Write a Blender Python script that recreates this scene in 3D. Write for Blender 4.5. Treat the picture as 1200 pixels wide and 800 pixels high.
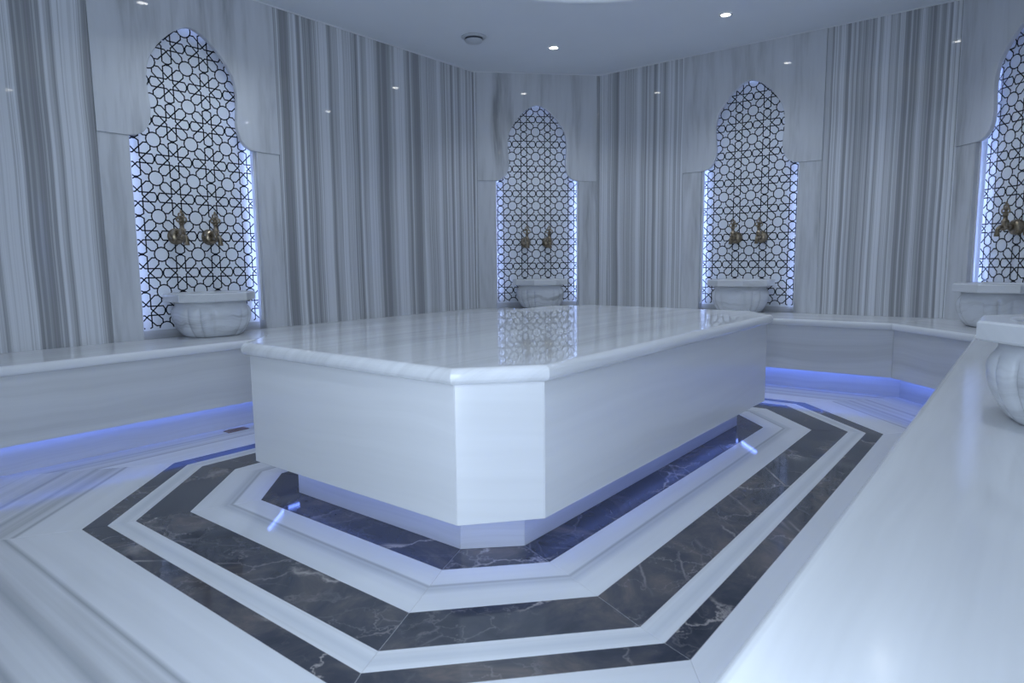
import bpy, bmesh, math, random
from mathutils import Matrix, Vector

random.seed(7)
scene = bpy.context.scene
for o in list(bpy.data.objects):
    bpy.data.objects.remove(o)
COL = scene.collection

# ------------------------------------------------------------------ camera
cam_data = bpy.data.cameras.new('camera')
cam = bpy.data.objects.new('camera', cam_data)
COL.objects.link(cam)
cam_data.sensor_width = 36.0
cam_data.lens = 773.46 / 1200 * 36
cam_data.clip_start = 0.02
pitch, roll, yaw = 0.1209, -0.01156, 0.66864
fw = Vector((math.cos(yaw) * math.cos(pitch), math.sin(yaw) * math.cos(pitch), -math.sin(pitch)))
r0 = Vector((math.sin(yaw), -math.cos(yaw), 0))
u0 = r0.cross(fw)
rr = r0 * math.cos(roll) + u0 * math.sin(roll)
uu = -r0 * math.sin(roll) + u0 * math.cos(roll)
M = Matrix((rr, uu, -fw)).transposed().to_4x4()
M.translation = Vector((-2.8353, -1.9996, 1.0))
cam.matrix_world = M
cam_data.dof.use_dof = True
cam_data.dof.focus_distance = 4.2
cam_data.dof.aperture_fstop = 5.0
scene.camera = cam

# ------------------------------------------------------------------ world, exposure
# (the room is closed; daylight only comes in through the open doorway that the camera stands in)
world = bpy.data.worlds.new('world')
scene.world = world
world.use_nodes = True
bg = world.node_tree.nodes['Background']
bg.inputs[0].default_value = (0.68, 0.82, 1.0, 1)
bg.inputs[1].default_value = 6.3
vs = scene.view_settings
vs.view_transform = 'Standard'
vs.look = 'None'
vs.gamma = 1.0
vs.use_curve_mapping = False
vs.exposure = 0.14
SPOT_POWER = 26.0
NICHE_LED = 40.0
KICK_LED = 17.0
TABLE_LED = 9.0

# ------------------------------------------------------------------ helpers: objects
WM = {}


def put(o, parent, W):
    """link o with world matrix W under parent"""
    COL.objects.link(o)
    WM[o] = W.copy()
    if parent is not None:
        o.parent = parent
        o.matrix_basis = WM[parent].inverted() @ W
    else:
        o.matrix_basis = W
    return o


def mesh_obj(name, bm, mat, parent=None, W=Matrix.Identity(4), smooth=False):
    me = bpy.data.meshes.new(name)
    bmesh.ops.recalc_face_normals(bm, faces=bm.faces)
    bm.to_mesh(me)
    bm.free()
    if smooth:
        for p in me.polygons:
            p.use_smooth = True
    me.materials.append(mat)
    return put(bpy.data.objects.new(name, me), parent, W)


def share(name, me, parent, W):
    return put(bpy.data.objects.new(name, me), parent, W)


def empty(name, W):
    o = bpy.data.objects.new(name, None)
    o.empty_display_size = 0.1
    return put(o, None, W)


def tag(o, label, cat, group=None):
    o['label'] = label
    o['category'] = cat
    if group:
        o['group'] = group
    return o


def structure(o, label=None, cat=None):
    o['kind'] = 'structure'
    if label:
        o['label'] = label
    if cat:
        o['category'] = cat
    return o


def frame2(a, b, z=0.0):
    """matrix at a, local x towards b, z up"""
    ang = math.atan2(b[1] - a[1], b[0] - a[0])
    return Matrix.Translation((a[0], a[1], z)) @ Matrix.Rotation(ang, 4, 'Z')


def prism_bm(pts, z0, z1):
    bm = bmesh.new()
    lo = [bm.verts.new((p[0], p[1], z0)) for p in pts]
    hi = [bm.verts.new((p[0], p[1], z1)) for p in pts]
    n = len(pts)
    bm.faces.new(lo[::-1])
    bm.faces.new(hi)
    for i in range(n):
        bm.faces.new((lo[i], lo[(i + 1) % n], hi[(i + 1) % n], hi[i]))
    bmesh.ops.recalc_face_normals(bm, faces=bm.faces)
    return bm


def bevel(bm, w, seg=1, test=None):
    es = [e for e in bm.edges if (test is None or test(e))]
    bmesh.ops.bevel(bm, geom=es, offset=w, segments=seg, profile=0.5, affect='EDGES', clamp_overlap=True)
    return bm


def local_pts(pts, W):
    I = W.inverted()
    return [(I @ Vector((p[0], p[1], 0)))[:2] for p in pts]


def slab(name, pts, z0, z1, mat, parent, a, b, bev=0.0015, seg=1, test=None, smooth=False):
    """polygon prism, local x along a->b"""
    W = frame2(a, b, z0)
    bm = prism_bm(local_pts(pts, W), 0, z1 - z0)
    if bev:
        bevel(bm, bev, seg, test)
    return mesh_obj(name, bm, mat, parent, W, smooth)


def box_bm(x0, x1, y0, y1, z0, z1):
    return prism_bm([(x0, y0), (x1, y0), (x1, y1), (x0, y1)], z0, z1)


def lathe_bm(prof, n=24, bm=None, off=(0, 0, 0), axis='z'):
    bm = bm or bmesh.new()
    rings = []
    for r, z in prof:
        ring = []
        for i in range(n):
            t = 2 * math.pi * i / n
            p = (r * math.cos(t), r * math.sin(t), z)
            if axis == 'y':
                p = (p[0], p[2], p[1])
            ring.append(bm.verts.new((p[0] + off[0], p[1] + off[1], p[2] + off[2])))
        rings.append(ring)
    for a, b in zip(rings, rings[1:]):
        for i in range(n):
            bm.faces.new((a[i], a[(i + 1) % n], b[(i + 1) % n], b[i]))
    bm.faces.new(rings[0][::-1])
    bm.faces.new(rings[-1])
    return bm


def tube_bm(path, rad, n=10, bm=None, closed=False):
    bm = bm or bmesh.new()
    rings = []
    P = [Vector(p) for p in path]
    m = len(P)
    for i, p in enumerate(P):
        if closed:
            t = P[(i + 1) % m] - P[i - 1]
        else:
            t = P[min(i + 1, m - 1)] - P[max(i - 1, 0)]
        t.normalize()
        ref = Vector((1, 0, 0)) if abs(t.x) < 0.9 else Vector((0, 0, 1))
        s = t.cross(ref).normalized()
        q = t.cross(s)
        r = rad[i] if isinstance(rad, (list, tuple)) else rad
        rings.append([bm.verts.new(p + r * (math.cos(2 * math.pi * k / n) * s + math.sin(2 * math.pi * k / n) * q)) for k in range(n)])
    pairs = list(zip(rings, rings[1:]))
    if closed:
        pairs.append((rings[-1], rings[0]))
    for a, b in pairs:
        for k in range(n):
            bm.faces.new((a[k], a[(k + 1) % n], b[(k + 1) % n], b[k]))
    if not closed:
        bm.faces.new(rings[0][::-1])
        bm.faces.new(rings[-1])
    return bm


# ------------------------------------------------------------------ helpers: materials
class NT:
    def __init__(s, name):
        s.m = bpy.data.materials.new(name)
        s.m.use_nodes = True
        s.t = s.m.node_tree
        s.b = s.t.nodes['Principled BSDF']

    def n(s, kind, **kw):
        nd = s.t.nodes.new(kind)
        for k, v in kw.items():
            setattr(nd, k, v)
        return nd

    def L(s, a, b):
        s.t.links.new(a, b)

    def math(s, op, a, b=None, c=None):
        nd = s.n('ShaderNodeMath', operation=op)
        for i, v in enumerate((a, b, c)):
            if v is None:
                continue
            if isinstance(v, (int, float)):
                nd.inputs[i].default_value = v
            else:
                s.L(v, nd.inputs[i])
        return nd.outputs[0]

    def coords(s, rnd=20.0):
        """object coordinates, shifted by a random amount for each object"""
        tc = s.n('ShaderNodeTexCoord')
        oi = s.n('ShaderNodeObjectInfo')
        sh = s.math('MULTIPLY', oi.outputs['Random'], rnd)
        sep = s.n('ShaderNodeSeparateXYZ')
        s.L(tc.outputs['Object'], sep.inputs[0])
        return sep.outputs[0], sep.outputs[1], sep.outputs[2], sh

    def vec(s, x, y, z):
        cb = s.n('ShaderNodeCombineXYZ')
        for i, v in enumerate((x, y, z)):
            if isinstance(v, (int, float)):
                cb.inputs[i].default_value = v
            else:
                s.L(v, cb.inputs[i])
        return cb.outputs[0]

    def noise(s, v, scale, detail=3.0, rough=0.55, dist=0.0, dim='3D'):
        nd = s.n('ShaderNodeTexNoise', noise_dimensions=dim)
        if dim == '1D':
            s.L(v, nd.inputs['W'])
        else:
            s.L(v, nd.inputs['Vector'])
        nd.inputs['Scale'].default_value = scale
        nd.inputs['Detail'].default_value = detail
        nd.inputs['Roughness'].default_value = rough
        nd.inputs['Distortion'].default_value = dist
        return nd.outputs[0]

    def ramp(s, f, stops, interp='LINEAR'):
        nd = s.n('ShaderNodeValToRGB')
        cr = nd.color_ramp
        cr.interpolation = interp
        while len(cr.elements) < len(stops):
            cr.elements.new(0.5)
        for e, (p, c) in zip(cr.elements, stops):
            e.position = p
            e.color = (c[0], c[1], c[2], 1) if isinstance(c, tuple) else (c, c, c, 1)
        s.L(f, nd.inputs[0])
        return nd.outputs[0]

    def mix(s, f, a, b, mode='MIX'):
        nd = s.n('ShaderNodeMix', data_type='RGBA', blend_type=mode)
        if isinstance(f, (int, float)):
            nd.inputs[0].default_value = f
        else:
            s.L(f, nd.inputs[0])
        for i, v in ((6, a), (7, b)):
            if isinstance(v, tuple):
                nd.inputs[i].default_value = (*v, 1)
            else:
                s.L(v, nd.inputs[i])
        return nd.outputs[2]

    def done(s, col, rough=0.12, spec=0.5, metal=0.0):
        if isinstance(col, tuple):
            s.b.inputs['Base Color'].default_value = (*col, 1)
        else:
            s.L(col, s.b.inputs['Base Color'])
        s.b.inputs['Roughness'].default_value = rough
        s.b.inputs['Specular IOR Level'].default_value = spec
        s.b.inputs['Metallic'].default_value = metal
        return s.m


def g(v, tint=(0.97, 1.0, 1.05)):
    return (v * tint[0], v * tint[1], v * tint[2])


def mat_plain(name, col, rough=0.4, spec=0.5, metal=0.0):
    return NT(name).done(col, rough, spec, metal)


def mat_emit(name, col, strength):
    k = NT(name)
    k.b.inputs['Base Color'].default_value = (0.02, 0.02, 0.02, 1)
    k.b.inputs['Emission Color'].default_value = (*col, 1)
    k.b.inputs['Emission Strength'].default_value = strength
    return k.m


def mat_stripes():
    """banded marble, veins standing upright (local x is along the wall)"""
    k = NT('striped_marble')
    x, y, z, sh = k.coords(40)
    wob = k.noise(k.vec(x, sh, z), 0.55, 2)
    u = k.math('ADD', k.math('ADD', x, sh), k.math('MULTIPLY', k.math('SUBTRACT', wob, 0.5), 0.05))
    n1 = k.noise(u, 6.0, 1.5, 0.5, dim='1D')
    n2 = k.noise(k.math('ADD', u, 31.7), 30.0, 2.0, 0.6, dim='1D')
    n3 = k.noise(k.math('ADD', u, 77.1), 110.0, 2.0, 0.6, dim='1D')
    f = k.math('ADD', k.math('ADD', k.math('MULTIPLY', n1, 0.43), k.math('MULTIPLY', n2, 0.41)), k.math('MULTIPLY', n3, 0.16))
    soft = k.noise(k.vec(k.math('MULTIPLY', u, 14.0), sh, k.math('MULTIPLY', z, 0.5)), 1.0, 4)
    f = k.math('ADD', f, k.math('MULTIPLY', k.math('SUBTRACT', soft, 0.5), 0.08))
    c = k.ramp(f, [(0.36, g(0.29)), (0.43, g(0.34)), (0.455, g(0.39)), (0.46, g(0.46)), (0.485, g(0.40)), (0.495, g(0.52)), (0.505, g(0.62)),
                   (0.53, g(0.50)), (0.54, g(0.56)), (0.55, g(0.70)), (0.60, g(0.74)), (0.66, g(0.62))])
    return k.done(c, 0.035, 0.5)


def mat_cloud():
    """quiet grey-white marble with upright smoky streaks"""
    k = NT('smoky_marble')
    x, y, z, sh = k.coords(40)
    w = k.noise(k.vec(x, sh, z), 1.2, 2)
    u = k.math('ADD', x, k.math('MULTIPLY', w, 0.05))
    a = k.noise(k.vec(k.math('MULTIPLY', u, 6.0), sh, k.math('MULTIPLY', z, 0.7)), 1.0, 4, 0.6)
    b = k.noise(k.vec(k.math('MULTIPLY', u, 26.0), sh, k.math('MULTIPLY', z, 2.2)), 1.0, 3, 0.6)
    f = k.math('ADD', k.math('MULTIPLY', a, 0.7), k.math('MULTIPLY', b, 0.3))
    c = k.ramp(f, [(0.30, g(0.32)), (0.40, g(0.50)), (0.52, g(0.63)), (0.65, g(0.67))])
    return k.done(c, 0.035, 0.5)


def mat_bed(name, lo, mid, hi, fx=0.5, fy=7.0, rough=0.12, tint=(0.98, 1.0, 1.03), swap=False):
    """marble bedded along local x; veins change across local y and z"""
    k = NT(name)
    x, y, z, sh = k.coords(40)
    w = k.noise(k.vec(x, y, k.math('ADD', z, sh)), 1.1, 2)
    q = k.math('ADD', k.math('ADD', y, z), k.math('MULTIPLY', w, 0.16))
    a = k.noise(k.vec(k.math('MULTIPLY', x, fx), k.math('MULTIPLY', q, fy), sh), 1.0, 4, 0.6)
    b = k.noise(k.vec(k.math('MULTIPLY', x, fx * 2), k.math('MULTIPLY', q, fy * 5), sh), 1.0, 3, 0.6)
    f = k.math('ADD', k.math('MULTIPLY', a, 0.72), k.math('MULTIPLY', b, 0.28))
    c = k.ramp(f, [(0.30, g(lo, tint)), (0.45, g(mid, tint)), (0.60, g(hi, tint))])
    return k.done(c, rough, 0.5)


def mat_band(name, veins, base=0.78, amp=0.05, rough=0.07, freq=9.0, grey=None):
    """floor border: fine veins run with the piece at given distances from its inner edge (local y)"""
    k = NT(name)
    x, y, z, sh = k.coords(40)
    w = k.noise(k.vec(k.math('MULTIPLY', x, 0.8), sh, 0.0), 1.0, 2)
    q = k.math('ADD', y, k.math('MULTIPLY', k.math('SUBTRACT', w, 0.5), 0.012))
    a = k.noise(k.vec(k.math('MULTIPLY', x, 0.4), k.math('MULTIPLY', q, freq), sh), 1.0, 3, 0.6)
    c = k.ramp(a, [(0.30, g(base - amp)), (0.5, g(base)), (0.68, g(base + 0.04))])
    if grey:
        b2 = k.noise(k.vec(k.math('MULTIPLY', x, 0.4), k.math('MULTIPLY', q, 18.0), sh), 1.0, 3, 0.6)
        c2 = k.ramp(b2, [(0.30, g(0.50)), (0.5, g(0.64)), (0.68, g(0.72))])
        c = k.mix(k.ramp(q, [(grey, 0.0), (grey + 0.02, 1.0)]), c, c2)
    for pos, wid, dark in veins:
        d = k.math('ABSOLUTE', k.math('SUBTRACT', q, pos))
        m = k.math('MULTIPLY', k.math('SUBTRACT', 1.0, k.math('MINIMUM', k.math('DIVIDE', d, wid), 1.0)), 1.0)
        c = k.mix(m, c, g(dark, (0.95, 1.0, 1.08)))
    return k.done(c, rough, 0.5)


def mat_dark():
    k = NT('dark_marble')
    x, y, z, sh = k.coords(60)
    v = k.vec(x, y, sh)
    a = k.noise(v, 3.4, 6, 0.66, 0.8)
    c = k.ramp(a, [(0.30, (0.022, 0.028, 0.044)), (0.46, (0.046, 0.052, 0.072)), (0.56, (0.080, 0.078, 0.090)), (0.70, (0.150, 0.128, 0.122))])
    for sc, off, wid, lo_, hi_, amt, col in ((2.6, 0.0, 0.022, 0.48, 0.60, 0.75, (0.50, 0.46, 0.44)), (5.5, 3.3, 0.030, 0.50, 0.62, 0.55, (0.36, 0.33, 0.33)), (9.0, 7.7, 0.035, 0.48, 0.62, 0.40, (0.28, 0.26, 0.27))):
        vn = k.n('ShaderNodeTexVoronoi', feature='DISTANCE_TO_EDGE')
        sh2 = k.math('ADD', sh, off)
        wv = k.noise(k.vec(x, y, sh2), 5.0, 5, 0.65)
        dv = k.vec(k.math('ADD', x, k.math('MULTIPLY', wv, 0.34)), k.math('ADD', y, k.math('MULTIPLY', wv, 0.26)), sh2)
        k.L(dv, vn.inputs['Vector'])
        vn.inputs['Scale'].default_value = sc
        edge = k.ramp(vn.outputs['Distance'], [(0.0, 1.0), (wid * 0.4, 0.5), (wid, 0.0)])
        gate = k.ramp(k.noise(k.vec(x, y, k.math('ADD', sh2, 1.9)), 2.6, 3), [(lo_, 0.0), (hi_, amt)])
        c = k.mix(k.math('MULTIPLY', edge, gate), c, col)
    return k.done(c, 0.07, 0.5)


def mat_basin():
    k = NT('basin_marble')
    x, y, z, sh = k.coords(40)
    w = k.noise(k.vec(x, y, k.math('ADD', z, sh)), 3.0, 3, 0.6)
    q = k.math('ADD', z, k.math('MULTIPLY', w, 0.22))
    a = k.noise(k.vec(k.math('MULTIPLY', x, 1.5), k.math('MULTIPLY', q, 14.0), sh), 1.0, 4, 0.65)
    c = k.ramp(a, [(0.30, g(0.44)), (0.40, g(0.62)), (0.52, g(0.74)), (0.7, g(0.78))])
    return k.done(c, 0.22, 0.5)


def mat_brass():
    k = NT('aged_brass')
    x, y, z, sh = k.coords(10)
    a = k.noise(k.vec(x, y, z), 40.0, 4)
    c = k.ramp(a, [(0.35, (0.16, 0.125, 0.085)), (0.6, (0.40, 0.33, 0.235))])
    return k.done(c, 0.32, 0.5, 1.0)


def mat_ceiling():
    k = NT('ceiling_paint')
    x, y, z, sh = k.coords(0)
    a = k.noise(k.vec(x, y, z), 1.4, 3)
    c = k.ramp(a, [(0.3, (0.78, 0.82, 0.87)), (0.7, (0.81, 0.85, 0.90))])
    return k.done(c, 0.55, 0.3)


M_STRIPE = mat_stripes()
M_CLOUD = mat_cloud()
M_TOP = mat_bed('platform_top_marble', 0.66, 0.80, 0.88, 0.35, 6.0, 0.02)
M_SIDE = mat_bed('platform_side_marble', 0.72, 0.77, 0.82, 0.2, 3.5, 0.14)
M_BENCH = mat_bed('bench_top_marble', 0.68, 0.76, 0.84, 0.35, 4.0, 0.12)
M_FRONT = mat_bed('bench_front_marble', 0.56, 0.64, 0.70, 0.25, 7.0, 0.16)
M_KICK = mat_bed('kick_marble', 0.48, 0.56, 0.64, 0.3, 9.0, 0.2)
M_DARK = mat_dark()
M_W1 = mat_band('white_border_marble', [(0.108, 0.012, 0.40), (0.128, 0.03, 0.62)], 0.80)
M_W2 = mat_band('narrow_border_marble', [(0.045, 0.03, 0.66)], 0.78, 0.10, freq=34.0)
M_W3 = mat_band('outer_border_marble', [(0.212, 0.016, 0.42), (0.34, 0.025, 0.46), (0.47, 0.02, 0.42)], 0.79, 0.05, 0.11, grey=0.212)
M_BASIN = mat_basin()
M_BRASS = mat_brass()
M_RIM = mat_bed('basin_rim_marble', 0.64, 0.72, 0.78, 0.8, 5.0, 0.22)
M_CEIL = mat_ceiling()
M_TILE = mat_plain('white_glazed_tile', (0.82, 0.85, 0.90), 0.025, 0.5)
M_LINE = mat_plain('black_inlay', (0.012, 0.013, 0.02), 0.25)
M_GROUT = mat_plain('pale_grout', (0.50, 0.50, 0.52), 0.8)
M_CORE = mat_plain('masonry', (0.45, 0.46, 0.48), 0.9)
M_ALU = mat_plain('strip_profile', (0.75, 0.77, 0.82), 0.4)
M_TRIM = mat_plain('white_trim', (0.75, 0.77, 0.80), 0.4)
M_VENT = mat_plain('vent_plastic', (0.55, 0.58, 0.63), 0.4)
M_GAP = mat_plain('dark_gap', (0.05, 0.055, 0.07), 0.7)
M_DRAIN = mat_plain('drain_bronze', (0.34, 0.24, 0.20), 0.35, 0.5, 0.6)
E_NICHE = mat_emit('niche_led', (0.36, 0.50, 1.0), NICHE_LED)
E_KICK = mat_emit('bench_led', (0.11, 0.22, 1.0), KICK_LED)
E_TABLE = mat_emit('platform_led', (0.17, 0.28, 1.0), TABLE_LED)
E_DOME_FILL = mat_emit('dome_fill_glow', (0.72, 0.84, 1.0), 0.5)  # added glow: lifts the ambient light evenly, the dome is no lamp
E_SPOT = mat_emit('downlight_lens', (1.0, 0.98, 0.95), 14.0)

# ------------------------------------------------------------------ room plan (metres; long axis = x)
H = 2.80
BENCH_Z = 0.54
SPRING = 1.78


def ring8(X, Y, xc, yc):
    """eight corners, starting left wall (y+), going clockwise seen from above"""
    return [(-xc, Y), (xc, Y), (X, yc), (X, -yc), (xc, -Y), (-xc, -Y), (-X, -yc), (-X, yc)]


WALL = ring8(3.0, 2.335, 2.09, 1.48)
SLAB = ring8(2.39, 1.745, 1.87, 1.24)
PANEL = ring8(2.42, 1.775, 1.882, 1.252)
KICK = ring8(2.53, 1.845, 1.985, 1.295)
DOORSEG = 5
SIDE_NAMES = ['left', 'back_left', 'back', 'back_right', 'right', 'entrance', 'near', 'near_left']


def lerp(a, b, t):
    return (a[0] + (b[0] - a[0]) * t, a[1] + (b[1] - a[1]) * t)


# ---- floor: grout bed with fitted marble borders
FL = dict(Q=(1.219, 0.645, 0.157, 0.163), R=(1.369, 0.787, 0.258, 0.249), T=(1.618, 1.032, 0.408, 0.383),
          U=(1.797, 1.212, 0.512, 0.487), V=(1.884, 1.299, 0.568, 0.536), W=(1.959, 1.383, 0.614, 0.579))


def fring(k):
    a, b, cx, cy = FL[k]
    return ring8(a, b, a - cx, b - cy)


INNER = ring8(1.19, 0.615, 1.19 - 0.14, 0.615 - 0.145)
RINGS = [INNER, fring('R'), fring('T'), fring('U'), fring('V'), fring('W'), ring8(2.56, 1.875, 2.005, 1.31)]
BMATS = [M_DARK, M_W1, M_DARK, M_W2, M_DARK, M_W3]
BNAMES = ['dark_border_piece', 'white_border_piece', 'dark_border_piece', 'white_border_piece', 'dark_border_piece', 'outer_floor_slab']
out = [(p[0] * 1.09, p[1] * 1.09) for p in WALL]
floor = slab('floor', out, -0.12, -0.001, M_GROUT, None, out[0], out[1], 0)
structure(floor, 'marble floor inlaid with concentric dark and white octagon borders', 'floor')


def inset(pts, d):
    n = len(pts)
    res = []
    for i in range(n):
        p0, p1, p2 = Vector(pts[i - 1]), Vector(pts[i]), Vector(pts[(i + 1) % n])
        e1 = (p1 - p0).normalized()
        e2 = (p2 - p1).normalized()
        n1 = Vector((-e1.y, e1.x))
        n2 = Vector((-e2.y, e2.x))
        res.append(p1 + (n1 + n2) * (d / (1 + n1.dot(n2))))
    area = sum(pts[i - 1][0] * pts[i][1] - pts[i][0] * pts[i - 1][1] for i in range(n))
    if area < 0:
        return inset(pts[::-1], d)
    return [tuple(p) for p in res]


RINGS[6][6], RINGS[6][7] = (-2.95, -1.40), (-2.95, 1.40)
for k in range(6):
    A, B = RINGS[k], RINGS[k + 1]
    for i in range(8):
        j = (i + 1) % 8
        quad = [A[i], A[j], B[j], B[i]]
        q = inset(quad, 0.0008)
        slab(BNAMES[k], q, -0.030, 0.0, BMATS[k], floor, A[i], A[j], 0.0006)

for tri in ([(-2.005, 1.875), (-2.95, 1.875), (-2.95, 1.40)], [(-2.005, -1.875), (-2.95, -1.40), (-2.95, -1.875)]):
    slab('outer_floor_slab', inset(tri, 0.0008), -0.030, 0.0, M_W3, floor, tri[0], tri[1], 0.0006)

# ---- ceiling with a round recess (a shallow dome)
DC, DR = (0.28, -0.26), 1.34
bm = bmesh.new()
cpts = [(p[0] * 1.06, p[1] * 1.06) for p in WALL]
NS = 96
inner_r, outer_r = [], []
for i in range(NS):
    t = 2 * math.pi * i / NS
    d = Vector((math.cos(t), math.sin(t)))
    c = Vector(DC)
    best = 1e9
    for s in range(8):
        a, b = Vector(cpts[s]), Vector(cpts[(s + 1) % 8])
        e = b - a
        det = d.x * (-e.y) + d.y * e.x
        if abs(det) < 1e-9:
            continue
        w = a - c
        tt = (w.x * (-e.y) + w.y * e.x) / det
        ss = (d.x * w.y - d.y * w.x) / det
        if tt > 0 and -1e-6 <= ss <= 1 + 1e-6:
            best = min(best, tt)
    outer_r.append(c + d * best)
    inner_r.append(c + d * DR)
lo_o = [bm.verts.new((p.x, p.y, H)) for p in outer_r]
lo_i = [bm.verts.new((p.x, p.y, H)) for p in inner_r]
hi_i = [bm.verts.new((p.x, p.y, H + 0.10)) for p in inner_r]
hi_o = [bm.verts.new((p.x, p.y, H + 0.10)) for p in outer_r]
for i in range(NS):
    j = (i + 1) % NS
    bm.faces.new((lo_o[i], lo_o[j], lo_i[j], lo_i[i]))
    bm.faces.new((lo_i[i], lo_i[j], hi_i[j], hi_i[i]))
    bm.faces.new((hi_i[i], hi_i[j], hi_o[j], hi_o[i]))
    bm.faces.new((hi_o[i], hi_o[j], lo_o[j], lo_o[i]))
ceiling = mesh_obj('ceiling', bm, M_CEIL)
structure(ceiling, 'flat pale blue grey painted ceiling with a shallow round dome', 'ceiling')
bm = bmesh.new()
prof = [(DR + 0.16, 0.0), (DR + 0.16, 0.10)] + [((DR + 0.10) * math.cos(a), 0.10 + 0.42 * math.sin(a)) for a in [i * math.pi / 2 / 10 for i in range(1, 10)]] + [(0.02, 0.52)]
rings = []
for r, z in prof:
    rings.append([bm.verts.new((DC[0] + r * math.cos(2 * math.pi * i / 64), DC[1] + r * math.sin(2 * math.pi * i / 64), H + 0.10 + z)) for i in range(64)])
for a, b in zip(rings, rings[1:]):
    for i in range(64):
        bm.faces.new((a[i], a[(i + 1) % 64], b[(i + 1) % 64], b[i]))
bm.faces.new(rings[-1])
mesh_obj('dome', bm, E_DOME_FILL, ceiling, smooth=True)  # dome surface given an added fill glow
# rim moulding round the recess
bm = bmesh.new()
tube_bm([(DC[0] + (DR + 0.01) * math.cos(2 * math.pi * i / 64), DC[1] + (DR + 0.01) * math.sin(2 * math.pi * i / 64), H - 0.004) for i in range(64)], 0.014, 8, bm, True)
mesh_obj('dome_rim', bm, M_CEIL, ceiling, smooth=True)
# ------------------------------------------------------------------ niche parts (shared meshes)
NW = 0.42       # half width of the niche
ND = 0.09       # depth from the wall face to the tiles
ARCH = [(0.42, 1.78), (0.375, 1.786), (0.335, 1.808), (0.303, 1.845), (0.285, 1.90), (0.280, 1.955), (0.286, 2.02), (0.292, 2.09),
        (0.292, 2.146), (0.285, 2.20), (0.272, 2.25), (0.246, 2.297), (0.214, 2.345), (0.178, 2.387), (0.141, 2.423), (0.108, 2.450), (0.075, 2.473), (0.040, 2.490), (0.015, 2.497), (0.0, 2.499)]


def arch_bm(hw, t, front):
    """panel with the scalloped arch cut out of its foot; local x along the wall, y towards the masonry"""
    bm = bmesh.new()
    left = [(-x, z) for x, z in ARCH]
    right = [(x, z) for x, z in ARCH[::-1]][1:]
    curve = left + right
    outline = [(-hw, SPRING)] + curve + [(hw, SPRING), (hw, H), (-hw, H)]
    lo = [bm.verts.new((x, front, z)) for x, z in outline]
    hi = [bm.verts.new((x, front + t, z)) for x, z in outline]
    m = len(outline)
    bm.faces.new(lo)
    bm.faces.new(hi[::-1])
    for i in range(m):
        bm.faces.new((lo[i], hi[i], hi[(i + 1) % m], lo[(i + 1) % m]))
    bmesh.ops.recalc_face_normals(bm, faces=bm.faces)
    # soften the front edge of the cut-out
    cs = set()
    for e in bm.edges:
        a, b = e.verts
        if abs(a.co.y - front) < 1e-6 and abs(b.co.y - front) < 1e-6 and len(e.link_faces) == 2:
            ns = [f.normal.y for f in e.link_faces]
            if abs(abs(ns[0]) - abs(ns[1])) > 0.5 and max(a.co.z, b.co.z) < 2.6 and max(abs(a.co.x), abs(b.co.x)) <= NW + 1e-6:
                cs.add(e)
    bmesh.ops.bevel(bm, geom=list(cs), offset=0.005, segments=2, profile=0.5, affect='EDGES')
    return bm


PER = 0.239
PZ0 = 1.309      # a row of round medallions


def lattice_bm():
    """star-and-medallion line pattern, clipped to the tiled back of the niche"""
    w = 0.1215
    s2 = math.sqrt(2)
    segs = []
    c45 = math.cos(math.pi / 4)

    def rot(p, k):
        a = k * math.pi / 4
        return (p[0] * math.cos(a) - p[1] * math.sin(a), p[0] * math.sin(a) + p[1] * math.cos(a))
    unit = []
    for k in range(8):
        if k % 2 == 0:
            for sg in (1, -1):
                unit.append((rot((0.414 * w, sg * w), k), rot((0.437, sg * w), k)))
                unit.append((rot((0.437, sg * w), k), rot((0.484, sg * 0.045), k)))
            unit.append((rot((0.484, 0.045), k), rot((0.484, -0.045), k)))
        else:
            for sg in (1, -1):
                unit.append((rot((0.414 * w, sg * w), k), rot((0.455, sg * w), k)))
                unit.append((rot((0.455, sg * w), k), rot((0.515, sg * 0.062), k)))
    nseg = 16
    for i in range(nseg):
        a0, a1 = 2 * math.pi * i / nseg, 2 * math.pi * (i + 1) / nseg
        unit.append(((0.5 + 0.188 * math.cos(a0), 0.5 + 0.188 * math.sin(a0)), (0.5 + 0.188 * math.cos(a1), 0.5 + 0.188 * math.sin(a1))))
    x0, x1, z0, z1 = -NW + 0.004, NW - 0.004, 0.60, 2.56
    hwid = 0.0041
    bm = bmesh.new()
    for i in range(-3, 4):
        for j in range(-5, 8):
            cx, cz = (i - 0.5) * PER, PZ0 + (j - 0.5) * PER
            for p, q in unit:
                ax, az, bx, bz = cx + p[0] * PER, cz + p[1] * PER, cx + q[0] * PER, cz + q[1] * PER
                t0, t1 = 0.0, 1.0
                dx, dz = bx - ax, bz - az
                ok = True
                for pp, qq in ((-dx, ax - x0), (dx, x1 - ax), (-dz, az - z0), (dz, z1 - az)):
                    if abs(pp) < 1e-12:
                        if qq < 0:
                            ok = False
                    else:
                        r = qq / pp
                        if pp < 0:
                            t0 = max(t0, r)
                        else:
                            t1 = min(t1, r)
                if not ok or t0 >= t1:
                    continue
                ax, az, bx, bz = ax + dx * t0, az + dz * t0, ax + dx * t1, az + dz * t1
                L = math.hypot(bx - ax, bz - az)
                if L < 1e-5:
                    continue
                ex, ez = (bx - ax) / L, (bz - az) / L
                ax -= ex * hwid * 0.6
                az -= ez * hwid * 0.6
                bx += ex * hwid * 0.6
                bz += ez * hwid * 0.6
                nx, nz = -ez * hwid, ex * hwid
                y = -0.0012
                bm.faces.new([bm.verts.new(v) for v in ((ax + nx, y, az + nz), (bx + nx, y, bz + nz), (bx - nx, y, bz - nz), (ax - nx, y, az - nz))])
    return bm


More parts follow.
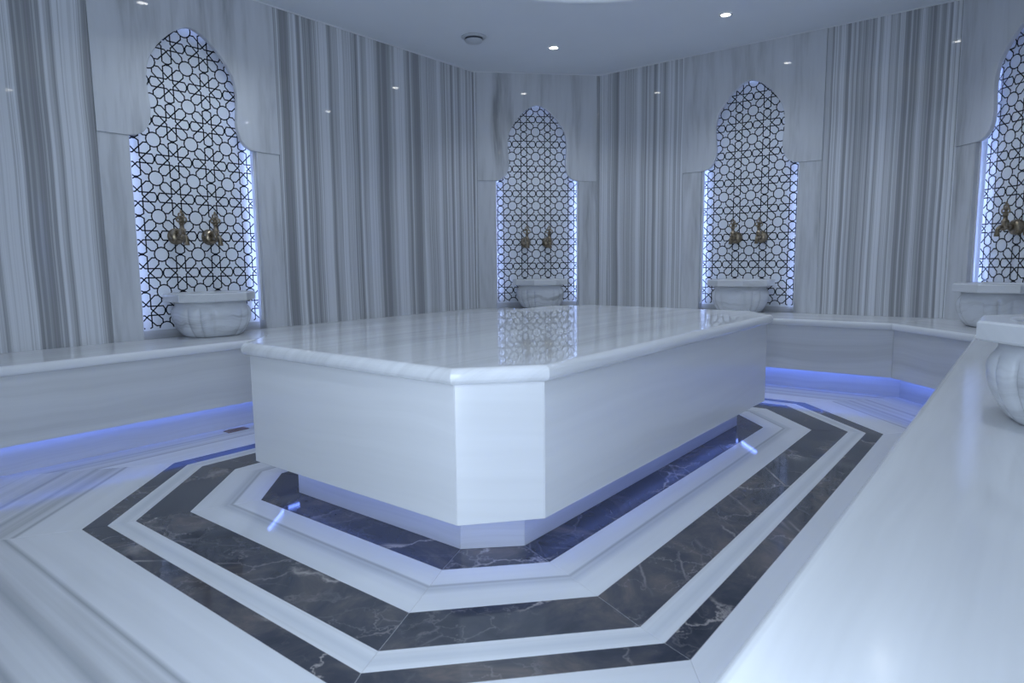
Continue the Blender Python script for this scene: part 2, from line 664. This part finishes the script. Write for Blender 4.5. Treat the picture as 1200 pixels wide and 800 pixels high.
def to_mesh(name, bm, mat, smooth=False):
    me = bpy.data.meshes.new(name)
    bmesh.ops.recalc_face_normals(bm, faces=bm.faces)
    bm.to_mesh(me)
    bm.free()
    me.materials.append(mat)
    if smooth:
        for p in me.polygons:
            p.use_smooth = True
    return me


ME_LATTICE = to_mesh('star_lattice', lattice_bm(), M_LINE)
ME_TILE = to_mesh('niche_panel', box_bm(-NW - 0.02, NW + 0.02, 0, 0.012, 0.585, 2.64), M_TILE)
ME_SKIRT = to_mesh('niche_skirting', box_bm(-NW - 0.02, NW + 0.02, -0.004, 0.012, BENCH_Z - 0.02, 0.585), M_KICK)
ME_STRIP = to_mesh('led_profile', box_bm(-0.006, 0.006, 0, 0.010, 0.60, 2.50), M_ALU)
bm = bmesh.new()
for i in range(112):
    z = 0.61 + i * 0.0167
    bm.faces.new([bm.verts.new(v) for v in ((-0.0035, 0.0106, z), (-0.0035, 0.0106, z + 0.0075), (0.0035, 0.0106, z + 0.0075), (0.0035, 0.0106, z))])
ME_DOTS = bpy.data.meshes.new('led_diodes')
for f in bm.faces:
    f.normal_update()
    if f.normal.y < 0:
        f.normal_flip()
bm.to_mesh(ME_DOTS)
bm.free()
ME_DOTS.materials.append(E_NICHE)

ME_TOPSTRIP = to_mesh('led_profile', box_bm(-0.36, 0.36, 0, 0.010, -0.006, 0.006), M_ALU)
bm = bmesh.new()
for i in range(42):
    x = -0.35 + i * 0.0167
    bm.faces.new([bm.verts.new(v) for v in ((x, 0.0106, -0.0035), (x, 0.0106, 0.0035), (x + 0.0075, 0.0106, 0.0035), (x + 0.0075, 0.0106, -0.0035))])
for f in bm.faces:
    f.normal_update()
    if f.normal.y < 0:
        f.normal_flip()
ME_TOPDOTS = bpy.data.meshes.new('led_diodes')
bm.to_mesh(ME_TOPDOTS)
bm.free()
ME_TOPDOTS.materials.append(E_NICHE)

NICHES = {}


def build_wall(seg, niche=None, pieces=(), half=None):
    """one side of the octagonal room. niche = distance of the niche axis along the wall"""
    a, b = WALL[seg], WALL[(seg + 1) % 8]
    L = math.hypot(b[0] - a[0], b[1] - a[1])
    W = frame2(a, b, 0)             # local x along the wall, local y outwards (clockwise plan)
    core = mesh_obj('wall_' + SIDE_NAMES[seg], box_bm(-0.10, L + 0.10, ND + 0.014, ND + 0.16, 0, H + 0.1), M_CORE, None, W)
    structure(core)

    def part(name, bmm, mat, x=0.0):
        return mesh_obj(name, bmm, mat, core, W @ Matrix.Translation((x, 0, 0)))
    for x0, x1 in pieces:
        part('striped_panel', bevel(box_bm(0.0006, x1 - x0 - 0.0006, 0, 0.022, BENCH_Z - 0.02, H), 0.0012), M_STRIPE, x0)
    if niche is not None:
        hw = half or 0.595
        NICHES[seg] = W @ Matrix.Translation((niche, 0, 0))
        part('arch_panel', arch_bm(hw - 0.0007, 0.032, -0.006), M_CLOUD, niche)
        for s in (-1, 1):
            x0, x1 = sorted((s * NW, s * (hw - 0.0007)))
            part('jamb_panel', bevel(box_bm(x0, x1, 0, ND + 0.012, BENCH_Z - 0.02, SPRING - 0.0007), 0.0015), M_CLOUD, niche)
            # masonry return behind the arch panel that closes the side of the recess
            xo = s * NW
            part('reveal', box_bm(min(xo, xo + s * 0.03), max(xo, xo + s * 0.03), 0.027, ND + 0.012, SPRING, 2.66), M_CLOUD, niche)
            st = share('led_strip', ME_STRIP, core, W @ Matrix.Translation((niche + s * (NW - 0.008), 0.028, 0)))
            share('led_diodes', ME_DOTS, st, WM[st])
        st = share('led_strip', ME_TOPSTRIP, core, W @ Matrix.Translation((niche, 0.028, 2.575)))
        share('led_diodes', ME_TOPDOTS, st, WM[st])
        part('recess_top', box_bm(-NW - 0.03, NW + 0.03, 0.027, ND + 0.012, 2.645, 2.67), M_CLOUD, niche)
        tw = W @ Matrix.Translation((niche, ND, 0))
        t = share('niche_panel', ME_TILE, core, tw)
        lt = share('star_lattice', ME_LATTICE, t, tw)
        lt['kind'] = 'stuff'
        share('niche_skirting', ME_SKIRT, core, tw)
    # thin shadow-gap bead at the ceiling
    part('ceiling_bead', box_bm(0, L, -0.010, 0.0, H - 0.008, H - 0.0005), M_TRIM)
    return core


LW = 2 * 2.09
# left wall: niche axis at x=-0.625
nx = 2.09 - 0.625
build_wall(0, nx, [(0.0, 0.02), (0.02, nx - 0.595), (nx + 0.595, nx + 0.595 + 0.72), (nx + 0.595 + 0.72, nx + 0.595 + 1.44), (nx + 0.595 + 1.44, LW)])
CL = math.hypot(0.91, 0.855)
build_wall(1, CL / 2, [(0, CL / 2 - 0.595), (CL / 2 + 0.595, CL)])
BL = 2 * 1.48
bn = 1.48
build_wall(2, bn, [(0, 0.10), (0.10, bn - 0.595), (bn + 0.595, BL)])
build_wall(3, CL / 2, [(0, CL / 2 - 0.605), (CL / 2 + 0.605, CL)], 0.605)
# right wall: the niche of the nearest basin is at x=-0.5
rn = 2.09 + 0.5
build_wall(4, rn, [(0, 0.66), (0.66, 1.33), (1.33, rn - 0.595), (rn + 0.595, LW)])
build_wall(6, None, [(0, 0.74), (0.74, 1.48), (1.48, 2.22), (2.22, BL)])
build_wall(7, None, [(0, CL / 2), (CL / 2, CL)])

# entrance side: open doorway (t measured from the corner at the end of the right wall)
a, b = WALL[5], WALL[6]
Wd = frame2(a, b, 0)
dx0, dx1, dh = CL / 2 - 0.25, CL / 2 + 0.58, 2.15
ent = mesh_obj('wall_entrance', box_bm(-0.05, dx0, 0, 0.14, 0, H + 0.1), M_CLOUD, None, Wd)
structure(ent)
mesh_obj('wall_pier', box_bm(dx1, CL + 0.05, 0, 0.14, 0, H + 0.1), M_CLOUD, ent, Wd)
mesh_obj('lintel', box_bm(dx0, dx1, 0, 0.14, dh, H + 0.1), M_CLOUD, ent, Wd)
# light portal in the doorway (guides sampling of the daylight, gives off nothing itself)
pl = bpy.data.lights.new('doorway_portal', 'AREA')
pl.shape = 'RECTANGLE'
pl.size, pl.size_y = dx1 - dx0, dh
pl.cycles.is_portal = True
po = bpy.data.objects.new('doorway_portal', pl)
# area lights shine along local -z; the room lies towards local -y of the wall frame
put(po, None, Wd @ Matrix.Translation(((dx0 + dx1) / 2, 0.10, dh / 2)) @ Matrix.Rotation(-math.pi / 2, 4, 'X'))

# ------------------------------------------------------------------ benches
BENCH_LABELS = {
    0: 'long marble bench along the striped wall beside the floor drain',
    1: 'short marble bench in the far corner, behind the central platform',
    2: 'marble bench under the niche between two striped wall panels',
    3: 'short marble corner bench with a darker grey front panel',
    4: 'long pale marble bench carrying the basin nearest the doorway',
}


def build_bench(seg):
    j = (seg + 1) % 8
    s0, s1, p0, p1, k0, k1, w0, w1 = SLAB[seg], SLAB[j], PANEL[seg], PANEL[j], KICK[seg], KICK[j], WALL[seg], WALL[j]
    if seg == 4:
        s1, p1, k1, w1 = (-2.20, SLAB[4][1]), (-2.17, PANEL[4][1]), (-2.17, KICK[4][1]), (-2.20, -2.215)
    if seg == 0:
        s0, p0, k0, w0 = (-2.70, SLAB[0][1]), (-2.67, PANEL[0][1]), (-2.60, KICK[0][1]), (-2.09, 2.333)
    root = empty('bench', frame2(k0, k1, 0))
    tag(root, BENCH_LABELS[seg], 'bench')
    poly = [s0, s1, w1, w0]
    if seg == 4:
        poly = [s0, s1, w1, (-2.09, -2.330), (w0[0], w0[1])]
    poly = inset(poly, 0.001)
    # rounded front nose
    W = frame2(s0, s1, 0.49)
    I = W.inverted()
    bm = prism_bm(local_pts(poly, W), 0, BENCH_Z - 0.49)
    test = lambda e: all(v.co.y < 0.01 for v in e.verts) and abs(e.verts[0].co.z - e.verts[1].co.z) < 1e-6
    bevel(bm, 0.020, 4, test)
    mesh_obj('seat_slab', bm, M_BENCH, root, W)
    # front panel
    W = frame2(p0, p1, 0.152)
    L = math.hypot(p1[0] - p0[0], p1[1] - p0[1])
    e = 0.022 * math.tan(math.pi / 8)
    bm = prism_bm([(0.0006, 0), (L - 0.0006, 0), (L + e - 0.0006, 0.022), (0.0006 - e, 0.022)], 0, 0.49 - 0.152)
    bevel(bm, 0.0012)
    mesh_obj('front_panel', bm, M_FRONT, root, W)
    # kick plate
    W = frame2(k0, k1, 0.0)
    L = math.hypot(k1[0] - k0[0], k1[1] - k0[1])
    bm = prism_bm([(0.0006, 0), (L - 0.0006, 0), (L + e - 0.0006, 0.022), (0.0006 - e, 0.022)], 0, 0.26)
    mesh_obj('kick_plate', bm, M_KICK, root, W)
    # soffit board between kick plate and panel
    sof = inset([lerp(p0, k0, 0.28), lerp(p1, k1, 0.28), k1, k0], 0.002)
    mesh_obj('soffit', prism_bm(local_pts(sof, W), 0.238, 0.252), M_KICK, root, W)
    # led tape on the back of the front panel, shining at the kick plate
    W = frame2(p0, p1, 0.0)
    L = math.hypot(p1[0] - p0[0], p1[1] - p0[1])
    mesh_obj('led_tape', box_bm(0.02, L - 0.02, 0.0225, 0.0255, 0.200, 0.218), E_KICK, root, W)
    return root


for sg in (0, 1, 2, 3, 4):
    build_bench(sg)

# ------------------------------------------------------------------ central platform
ZB, ZT, ZTOP = 0.156, 0.618, 0.672
BODY = ring8(1.35, 0.783, 1.35 - 0.219, 0.783 - 0.191)
PLIN = ring8(1.219, 0.645, 1.219 - 0.157, 0.645 - 0.163)
TOPR = inset(BODY, -0.030)
plat = empty('platform', Matrix.Identity(4))
tag(plat, 'large eight-sided marble platform with overhanging top in the middle of the room', 'platform')
bm = prism_bm(TOPR, 0, ZTOP - ZT)
bevel(bm, 0.024, 5, lambda e: abs(e.verts[0].co.z - e.verts[1].co.z) < 1e-6)
for f in bm.faces:
    f.smooth = False
mesh_obj('top_slab', bm, M_TOP, plat, Matrix.Translation((0, 0, ZT)))
for i in range(8):
    j = (i + 1) % 8
    for ring, z0, z1, nm, mat in ((BODY, ZB, ZT, 'side_panel', M_SIDE), (PLIN, 0.0, ZB + 0.020, 'plinth_panel', M_KICK)):
        p, q = ring[i], ring[j]
        W = frame2(p, q, z0)
        L = math.hypot(q[0] - p[0], q[1] - p[1])
        e = 0.024 * math.tan(math.pi / 8)
        bm = prism_bm([(0.0004, 0), (L - 0.0004, 0), (L - e, -0.024), (e, -0.024)], 0, z1 - z0)
        bevel(bm, 0.0015)
        mesh_obj(nm, bm, mat, plat, W)
bm = prism_bm(inset(BODY, 0.024), 0, 0.02)
mesh_obj('soffit', bm, M_KICK, plat, Matrix.Translation((0, 0, ZB + 0.020)))
for i in range(8):
    j = (i + 1) % 8
    # led tape along the inner edge of the soffit, behind a lip of the side panel
    p, q = BODY[i], BODY[j]
    W = frame2(p, q, ZB)
    L = math.hypot(q[0] - p[0], q[1] - p[1])
    mesh_obj('led_tape', box_bm(0.03, L - 0.03, -0.0275, -0.0245, 0.006, 0.018), E_TABLE, plat, W)

# ------------------------------------------------------------------ basins
RIM0, RIM1 = 0.767 - BENCH_Z, 0.822 - BENCH_Z
HWB, LEGB = 0.2575, 0.151


def oct_r(t, hw=HWB, leg=LEGB):
    c, s = abs(math.cos(t)), abs(math.sin(t))
    r = 1e9
    if c > 1e-6:
        r = min(r, hw / c)
    if s > 1e-6:
        r = min(r, hw / s)
    return min(r, (2 * hw - leg) / (c + s))


BASIN_MESH = {}


def basin_meshes(clamp):
    key = round(clamp, 3)
    if key in BASIN_MESH:
        return BASIN_MESH[key]
    # rim: eight-sided plate with a round opening
    n = 96
    angs = [2 * math.pi * i / n for i in range(n)]
    va = [math.atan2(y, x) % (2 * math.pi) for x, y in
          [(sx * HWB, sy * (HWB - LEGB)) for sx in (1, -1) for sy in (1, -1)] + [(sx * (HWB - LEGB), sy * HWB) for sx in (1, -1) for sy in (1, -1)]]
    angs = sorted(set([round(t, 5) for t in angs + va]))
    bm = bmesh.new()
    sections = [('o', 0.0, 0.0), ('o', 0.004, 0.0), ('o', 0.004, RIM1), ('o', 0.0, RIM1)]
    rows = []
    bev = 0.006
    spec = [(lambda t: 0.17, RIM0), (lambda t: oct_r(t) - bev, RIM0), (lambda t: oct_r(t), RIM0 + bev), (lambda t: oct_r(t), RIM1 - bev),
            (lambda t: oct_r(t) - bev, RIM1), (lambda t: 0.188, RIM1), (lambda t: 0.178, RIM1 - 0.008), (lambda t: 0.17, RIM0)]
    for fn, z in spec[:-1]:
        row = []
        for t in angs:
            r = fn(t)
            row.append(bm.verts.new((r * math.cos(t), min(r * math.sin(t), clamp), z)))
        rows.append(row)
    m = len(angs)
    rows.append(rows[0])
    for a, b in zip(rows, rows[1:]):
        for i in range(m):
            bm.faces.new((a[i], a[(i + 1) % m], b[(i + 1) % m], b[i]))
    rim = to_mesh('rim', bm, M_RIM)
    # bowl with lobes
    prof = [(0.150, 0.0), (0.166, 0.012), (0.184, 0.034), (0.200, 0.062), (0.212, 0.092), (0.219, 0.122), (0.221, 0.145), (0.219, 0.163), (0.212, 0.178),
            (0.203, 0.190), (0.196, 0.202), (0.196, RIM0)]
    n = 216
    bm = bmesh.new()
    rows = []
    for r, z in prof:
        mask = 1.0 if z < 0.165 else max(0.0, 1 - (z - 0.165) / 0.022)
        if z < 0.02:
            mask *= 0.4 + 0.6 * z / 0.02
        row = []
        for i in range(n):
            t = 2 * math.pi * i / n
            d = (math.degrees(t) + 45) % 90 - 45       # -45..45 about each face
            ad = abs(d)
            if ad <= 25:
                s, dep = ad / 25, 0.016
            else:
                s, dep = abs(ad - 35) / 10, 0.026
            bulge = dep * (math.sqrt(max(0.0, 1 - s ** 2)) - 1)
            p = 2.25
            sq = (abs(math.cos(t)) ** p + abs(math.sin(t)) ** p) ** (-1 / p)
            rad = (r + 0.014) * sq + bulge * mask
            row.append(bm.verts.new((rad * math.cos(t), min(rad * math.sin(t), clamp - 0.002), z)))
        rows.append(row)
    for a, b in zip(rows, rows[1:]):
        for i in range(n):
            bm.faces.new((a[i], a[(i + 1) % n], b[(i + 1) % n], b[i]))
    bm.faces.new(rows[0][::-1])
    # inside of the bowl
    inn = [(0.172, RIM0), (0.170, 0.16), (0.160, 0.11), (0.135, 0.065), (0.09, 0.04), (0.03, 0.033)]
    prev = None
    first = None
    for r, z in inn:
        row = [bm.verts.new((r * math.cos(2 * math.pi * i / n), min(r * math.sin(2 * math.pi * i / n), clamp - 0.012), z)) for i in range(n)]
        if prev:
            for i in range(n):
                bm.faces.new((prev[i], prev[(i + 1) % n], row[(i + 1) % n], row[i]))
        else:
            first = row
        prev = row
    bm.faces.new(prev)
    for i in range(n):
        bm.faces.new((rows[-1][i], rows[-1][(i + 1) % n], first[(i + 1) % n], first[i]))
    bowl = to_mesh('bowl', bm, M_BASIN, True)
    BASIN_MESH[key] = (rim, bowl)
    return rim, bowl


BASIN_LABELS = {
    0: 'white veined marble basin in the niche on the long striped wall, by the floor drain',
    1: 'marble basin standing in the niche behind the far end of the central platform',
    2: 'marble basin in the niche between two striped wall panels, next to the far corner',
    3: 'marble basin on the short corner bench with the darker front panel',
    4: 'white marble basin with thick rim on the long pale bench nearest the doorway',
}
for sg in (0, 1, 2, 3, 4):
    fwd = 0.095 if sg != 4 else 0.195
    W = NICHES[sg] @ Matrix.Translation((-0.03 if sg == 0 else 0.0, -fwd, BENCH_Z + 0.0005))
    rim, bowl = basin_meshes(min(fwd + ND - 0.006, 0.30))
    r = empty('wash_basin', W)
    tag(r, BASIN_LABELS[sg], 'basin', 'marble basins on the benches')
    share('rim', rim, r, W)
    share('bowl', bowl, r, W)

# ------------------------------------------------------------------ faucets (local y: from the tiles into the room is -y)
bm = lathe_bm([(0.052, 0.0), (0.053, 0.006), (0.047, 0.012), (0.050, 0.018), (0.050, 0.030), (0.043, 0.042), (0.028, 0.050), (0.012, 0.052)], 24)
for v in bm.verts:
    v.co = Vector((v.co.x, -v.co.z, v.co.y))
ME_ESC = to_mesh('rosette', bm, M_BRASS, True)
bm = lathe_bm([(0.020, 0.045), (0.017, 0.060), (0.020, 0.064), (0.020, 0.070), (0.016, 0.074), (0.018, 0.090), (0.022, 0.095), (0.022, 0.112), (0.015, 0.118)], 16)
for v in bm.verts:
    v.co = Vector((v.co.x, -v.co.z, v.co.y))
ME_BODY = to_mesh('body', bm, M_BRASS, True)
ME_STEM = to_mesh('stem', lathe_bm([(0.020, 0.0), (0.020, 0.030), (0.023, 0.034), (0.023, 0.042), (0.014, 0.050), (0.012, 0.072), (0.017, 0.076), (0.017, 0.082), (0.008, 0.088)], 16, off=(0, -0.098, 0)), M_BRASS, True)
bm = bmesh.new()
for cx, cz, rr_ in ((-0.017, 0.105, 0.015), (0.017, 0.105, 0.015), (0.0, 0.132, 0.017)):
    tube_bm([(cx + rr_ * math.cos(t), -0.098, cz + rr_ * math.sin(t)) for t in [2 * math.pi * i / 14 for i in range(14)]], 0.0055, 6, bm, True)
for cy, cz, rr_ in ((-0.115, 0.105, 0.012), (-0.081, 0.105, 0.012)):
    tube_bm([(0.001, cy + rr_ * math.cos(t), cz + rr_ * math.sin(t)) for t in [2 * math.pi * i / 12 for i in range(12)]], 0.005, 6, bm, True)
lathe_bm([(0.004, 0.083), (0.008, 0.10), (0.006, 0.118), (0.003, 0.145), (0.008, 0.154), (0.007, 0.160), (0.001, 0.168)], 10, bm, (0, -0.098, 0))
ME_HANDLE = to_mesh('handle', bm, M_BRASS, True)
path = [(0, -0.105 - 0.050 * math.sin(t) * 1.0, -0.028 + 0.028 * math.cos(t) if t < 1.57 else 0) for t in [i * math.pi / 2 / 6 for i in range(7)]]
path = [(0, -0.100, 0.002)] + [(0, -0.112 - 0.036 * math.sin(t), -0.030 + 0.034 * math.cos(t)) for t in [i * math.pi / 2 / 6 for i in range(7)]] + [(0, -0.149, -0.045), (0, -0.149, -0.060)]
rad = [0.014] * 7 + [0.0135, 0.016, 0.017]
ME_SPOUT = to_mesh('spout', tube_bm(path, rad, 12), M_BRASS, True)
FA_PLACE = {0: ('over the long striped-wall basin', 'on the doorway side', 'on the far corner side'),
            1: ('over the basin behind the platform', 'on the long striped-wall side', 'on the short striped-panel side'),
            2: ('over the basin between striped panels', 'on the far corner side', 'on the darker bench side'),
            3: ('over the basin on the darker corner bench', 'on the striped panel side', 'on the pale bench side'),
            4: ('over the basin nearest the doorway', 'on the corner bench side', 'on the doorway side')}
for sg in (0, 1, 2, 3, 4):
    for s in (-1, 1):
        W = NICHES[sg] @ Matrix.Translation((s * 0.112 - (0.032 if sg == 0 else 0.0), ND - 0.0015, 1.185))
        r = empty('faucet', W)
        tag(r, 'ornate brass faucet ' + FA_PLACE[sg][0] + ', ' + FA_PLACE[sg][1 if s < 0 else 2], 'faucet', 'brass faucets ' + FA_PLACE[sg][0])
        for nm, me in (('rosette', ME_ESC), ('body', ME_BODY), ('stem', ME_STEM), ('handle', ME_HANDLE), ('spout', ME_SPOUT)):
            share(nm, me, r, W)

# ------------------------------------------------------------------ ceiling fittings
bm = bmesh.new()
nn = 24
prof = [(0.050, 0.0), (0.050, -0.004), (0.046, -0.007), (0.036, -0.006), (0.034, -0.002)]
rows = [[bm.verts.new((r * math.cos(2 * math.pi * i / nn), r * math.sin(2 * math.pi * i / nn), z)) for i in range(nn)] for r, z in prof]
for a, b in zip(rows, rows[1:]):
    for i in range(nn):
        bm.faces.new((a[i], a[(i + 1) % nn], b[(i + 1) % nn], b[i]))
ME_RING = to_mesh('trim_ring', bm, M_TRIM, True)
bm = bmesh.new()
bm.faces.new([bm.verts.new((0.0345 * math.cos(2 * math.pi * i / nn), 0.0345 * math.sin(2 * math.pi * i / nn), -0.0022)) for i in range(nn)][::-1])
ME_LENS = bpy.data.meshes.new('lens')
bm.to_mesh(ME_LENS)
bm.free()
ME_LENS.materials.append(E_SPOT)
SPOTS = [(2.01, 1.34, 'round recessed ceiling downlight in front of the far corner niche'),
         (2.21, -0.07, 'round recessed ceiling downlight in front of the niche between striped panels'),
         (1.92, -1.36, 'round recessed ceiling downlight above the darker-fronted corner bench'),
         (-0.63, 1.70, 'round recessed ceiling downlight above the long striped-wall bench'),
         (-0.50, -1.70, 'round recessed ceiling downlight above the basin nearest the doorway'),
         (-2.20, 0.0, 'unseen recessed ceiling downlight, kept to brighten the floor by the wall without a niche')]  # unseen lamp with no sign of its own, kept to brighten the near floor
for x, y, lab in SPOTS:
    W = Matrix.Translation((x, y, H - 0.0005))
    r = empty('downlight', W)
    tag(r, lab, 'ceiling light', 'recessed ceiling downlights')
    share('trim_ring', ME_RING, r, W)
    share('lens', ME_LENS, r, W)
    ld = bpy.data.lights.new('downlight_lamp', 'SPOT')
    ld.energy = SPOT_POWER
    ld.color = (0.78, 0.88, 1.0)
    ld.spot_size = math.radians(125)
    ld.spot_blend = 0.8
    ld.shadow_soft_size = 0.03
    put(bpy.data.objects.new('downlight_lamp', ld), r, W @ Matrix.Translation((0, 0, -0.012)))

W = Matrix.Translation((1.37, 1.68, H - 0.0005))
v = empty('air_vent', W)
tag(v, 'round white air vent disc set in the ceiling near the far corner', 'vent')
mesh_obj('collar', lathe_bm([(0.100, 0.0), (0.100, -0.006), (0.090, -0.014), (0.074, -0.016), (0.070, -0.004)], 32), M_VENT, v, W, True)
mesh_obj('throat', lathe_bm([(0.069, -0.0045), (0.067, -0.022)], 32), M_GAP, v, W)
mesh_obj('disc', lathe_bm([(0.058, -0.022), (0.072, -0.026), (0.073, -0.032), (0.064, -0.042), (0.03, -0.047), (0.005, -0.048)], 32), M_VENT, v, W, True)

# floor drain by the left bench
W = Matrix.Translation((-0.80, 1.755, 0.0))
dr = empty('floor_drain', W)
tag(dr, 'small bronze rectangular floor drain beside the long striped-wall bench', 'drain')
bm = bmesh.new()
for (x0, x1, y0, y1) in ((-0.065, 0.065, -0.032, -0.026), (-0.065, 0.065, 0.026, 0.032), (-0.065, -0.058, -0.026, 0.026), (0.058, 0.065, -0.026, 0.026)):
    b2 = box_bm(x0, x1, y0, y1, 0.0003, 0.004)
    me = bpy.data.meshes.new('t')
    b2.to_mesh(me)
    b2.free()
    bm.from_mesh(me)
    bpy.data.meshes.remove(me)
mesh_obj('drain_frame', bm, M_DRAIN, dr, W)
mesh_obj('drain_pan', box_bm(-0.058, 0.058, -0.026, 0.026, 0.0003, 0.001), M_GAP, dr, W)
for i in range(9):
    x = -0.052 + i * 0.013
    mesh_obj('grate_bar', box_bm(x - 0.0045, x + 0.0045, -0.026, 0.026, 0.0012, 0.0038), M_DRAIN, dr, W)
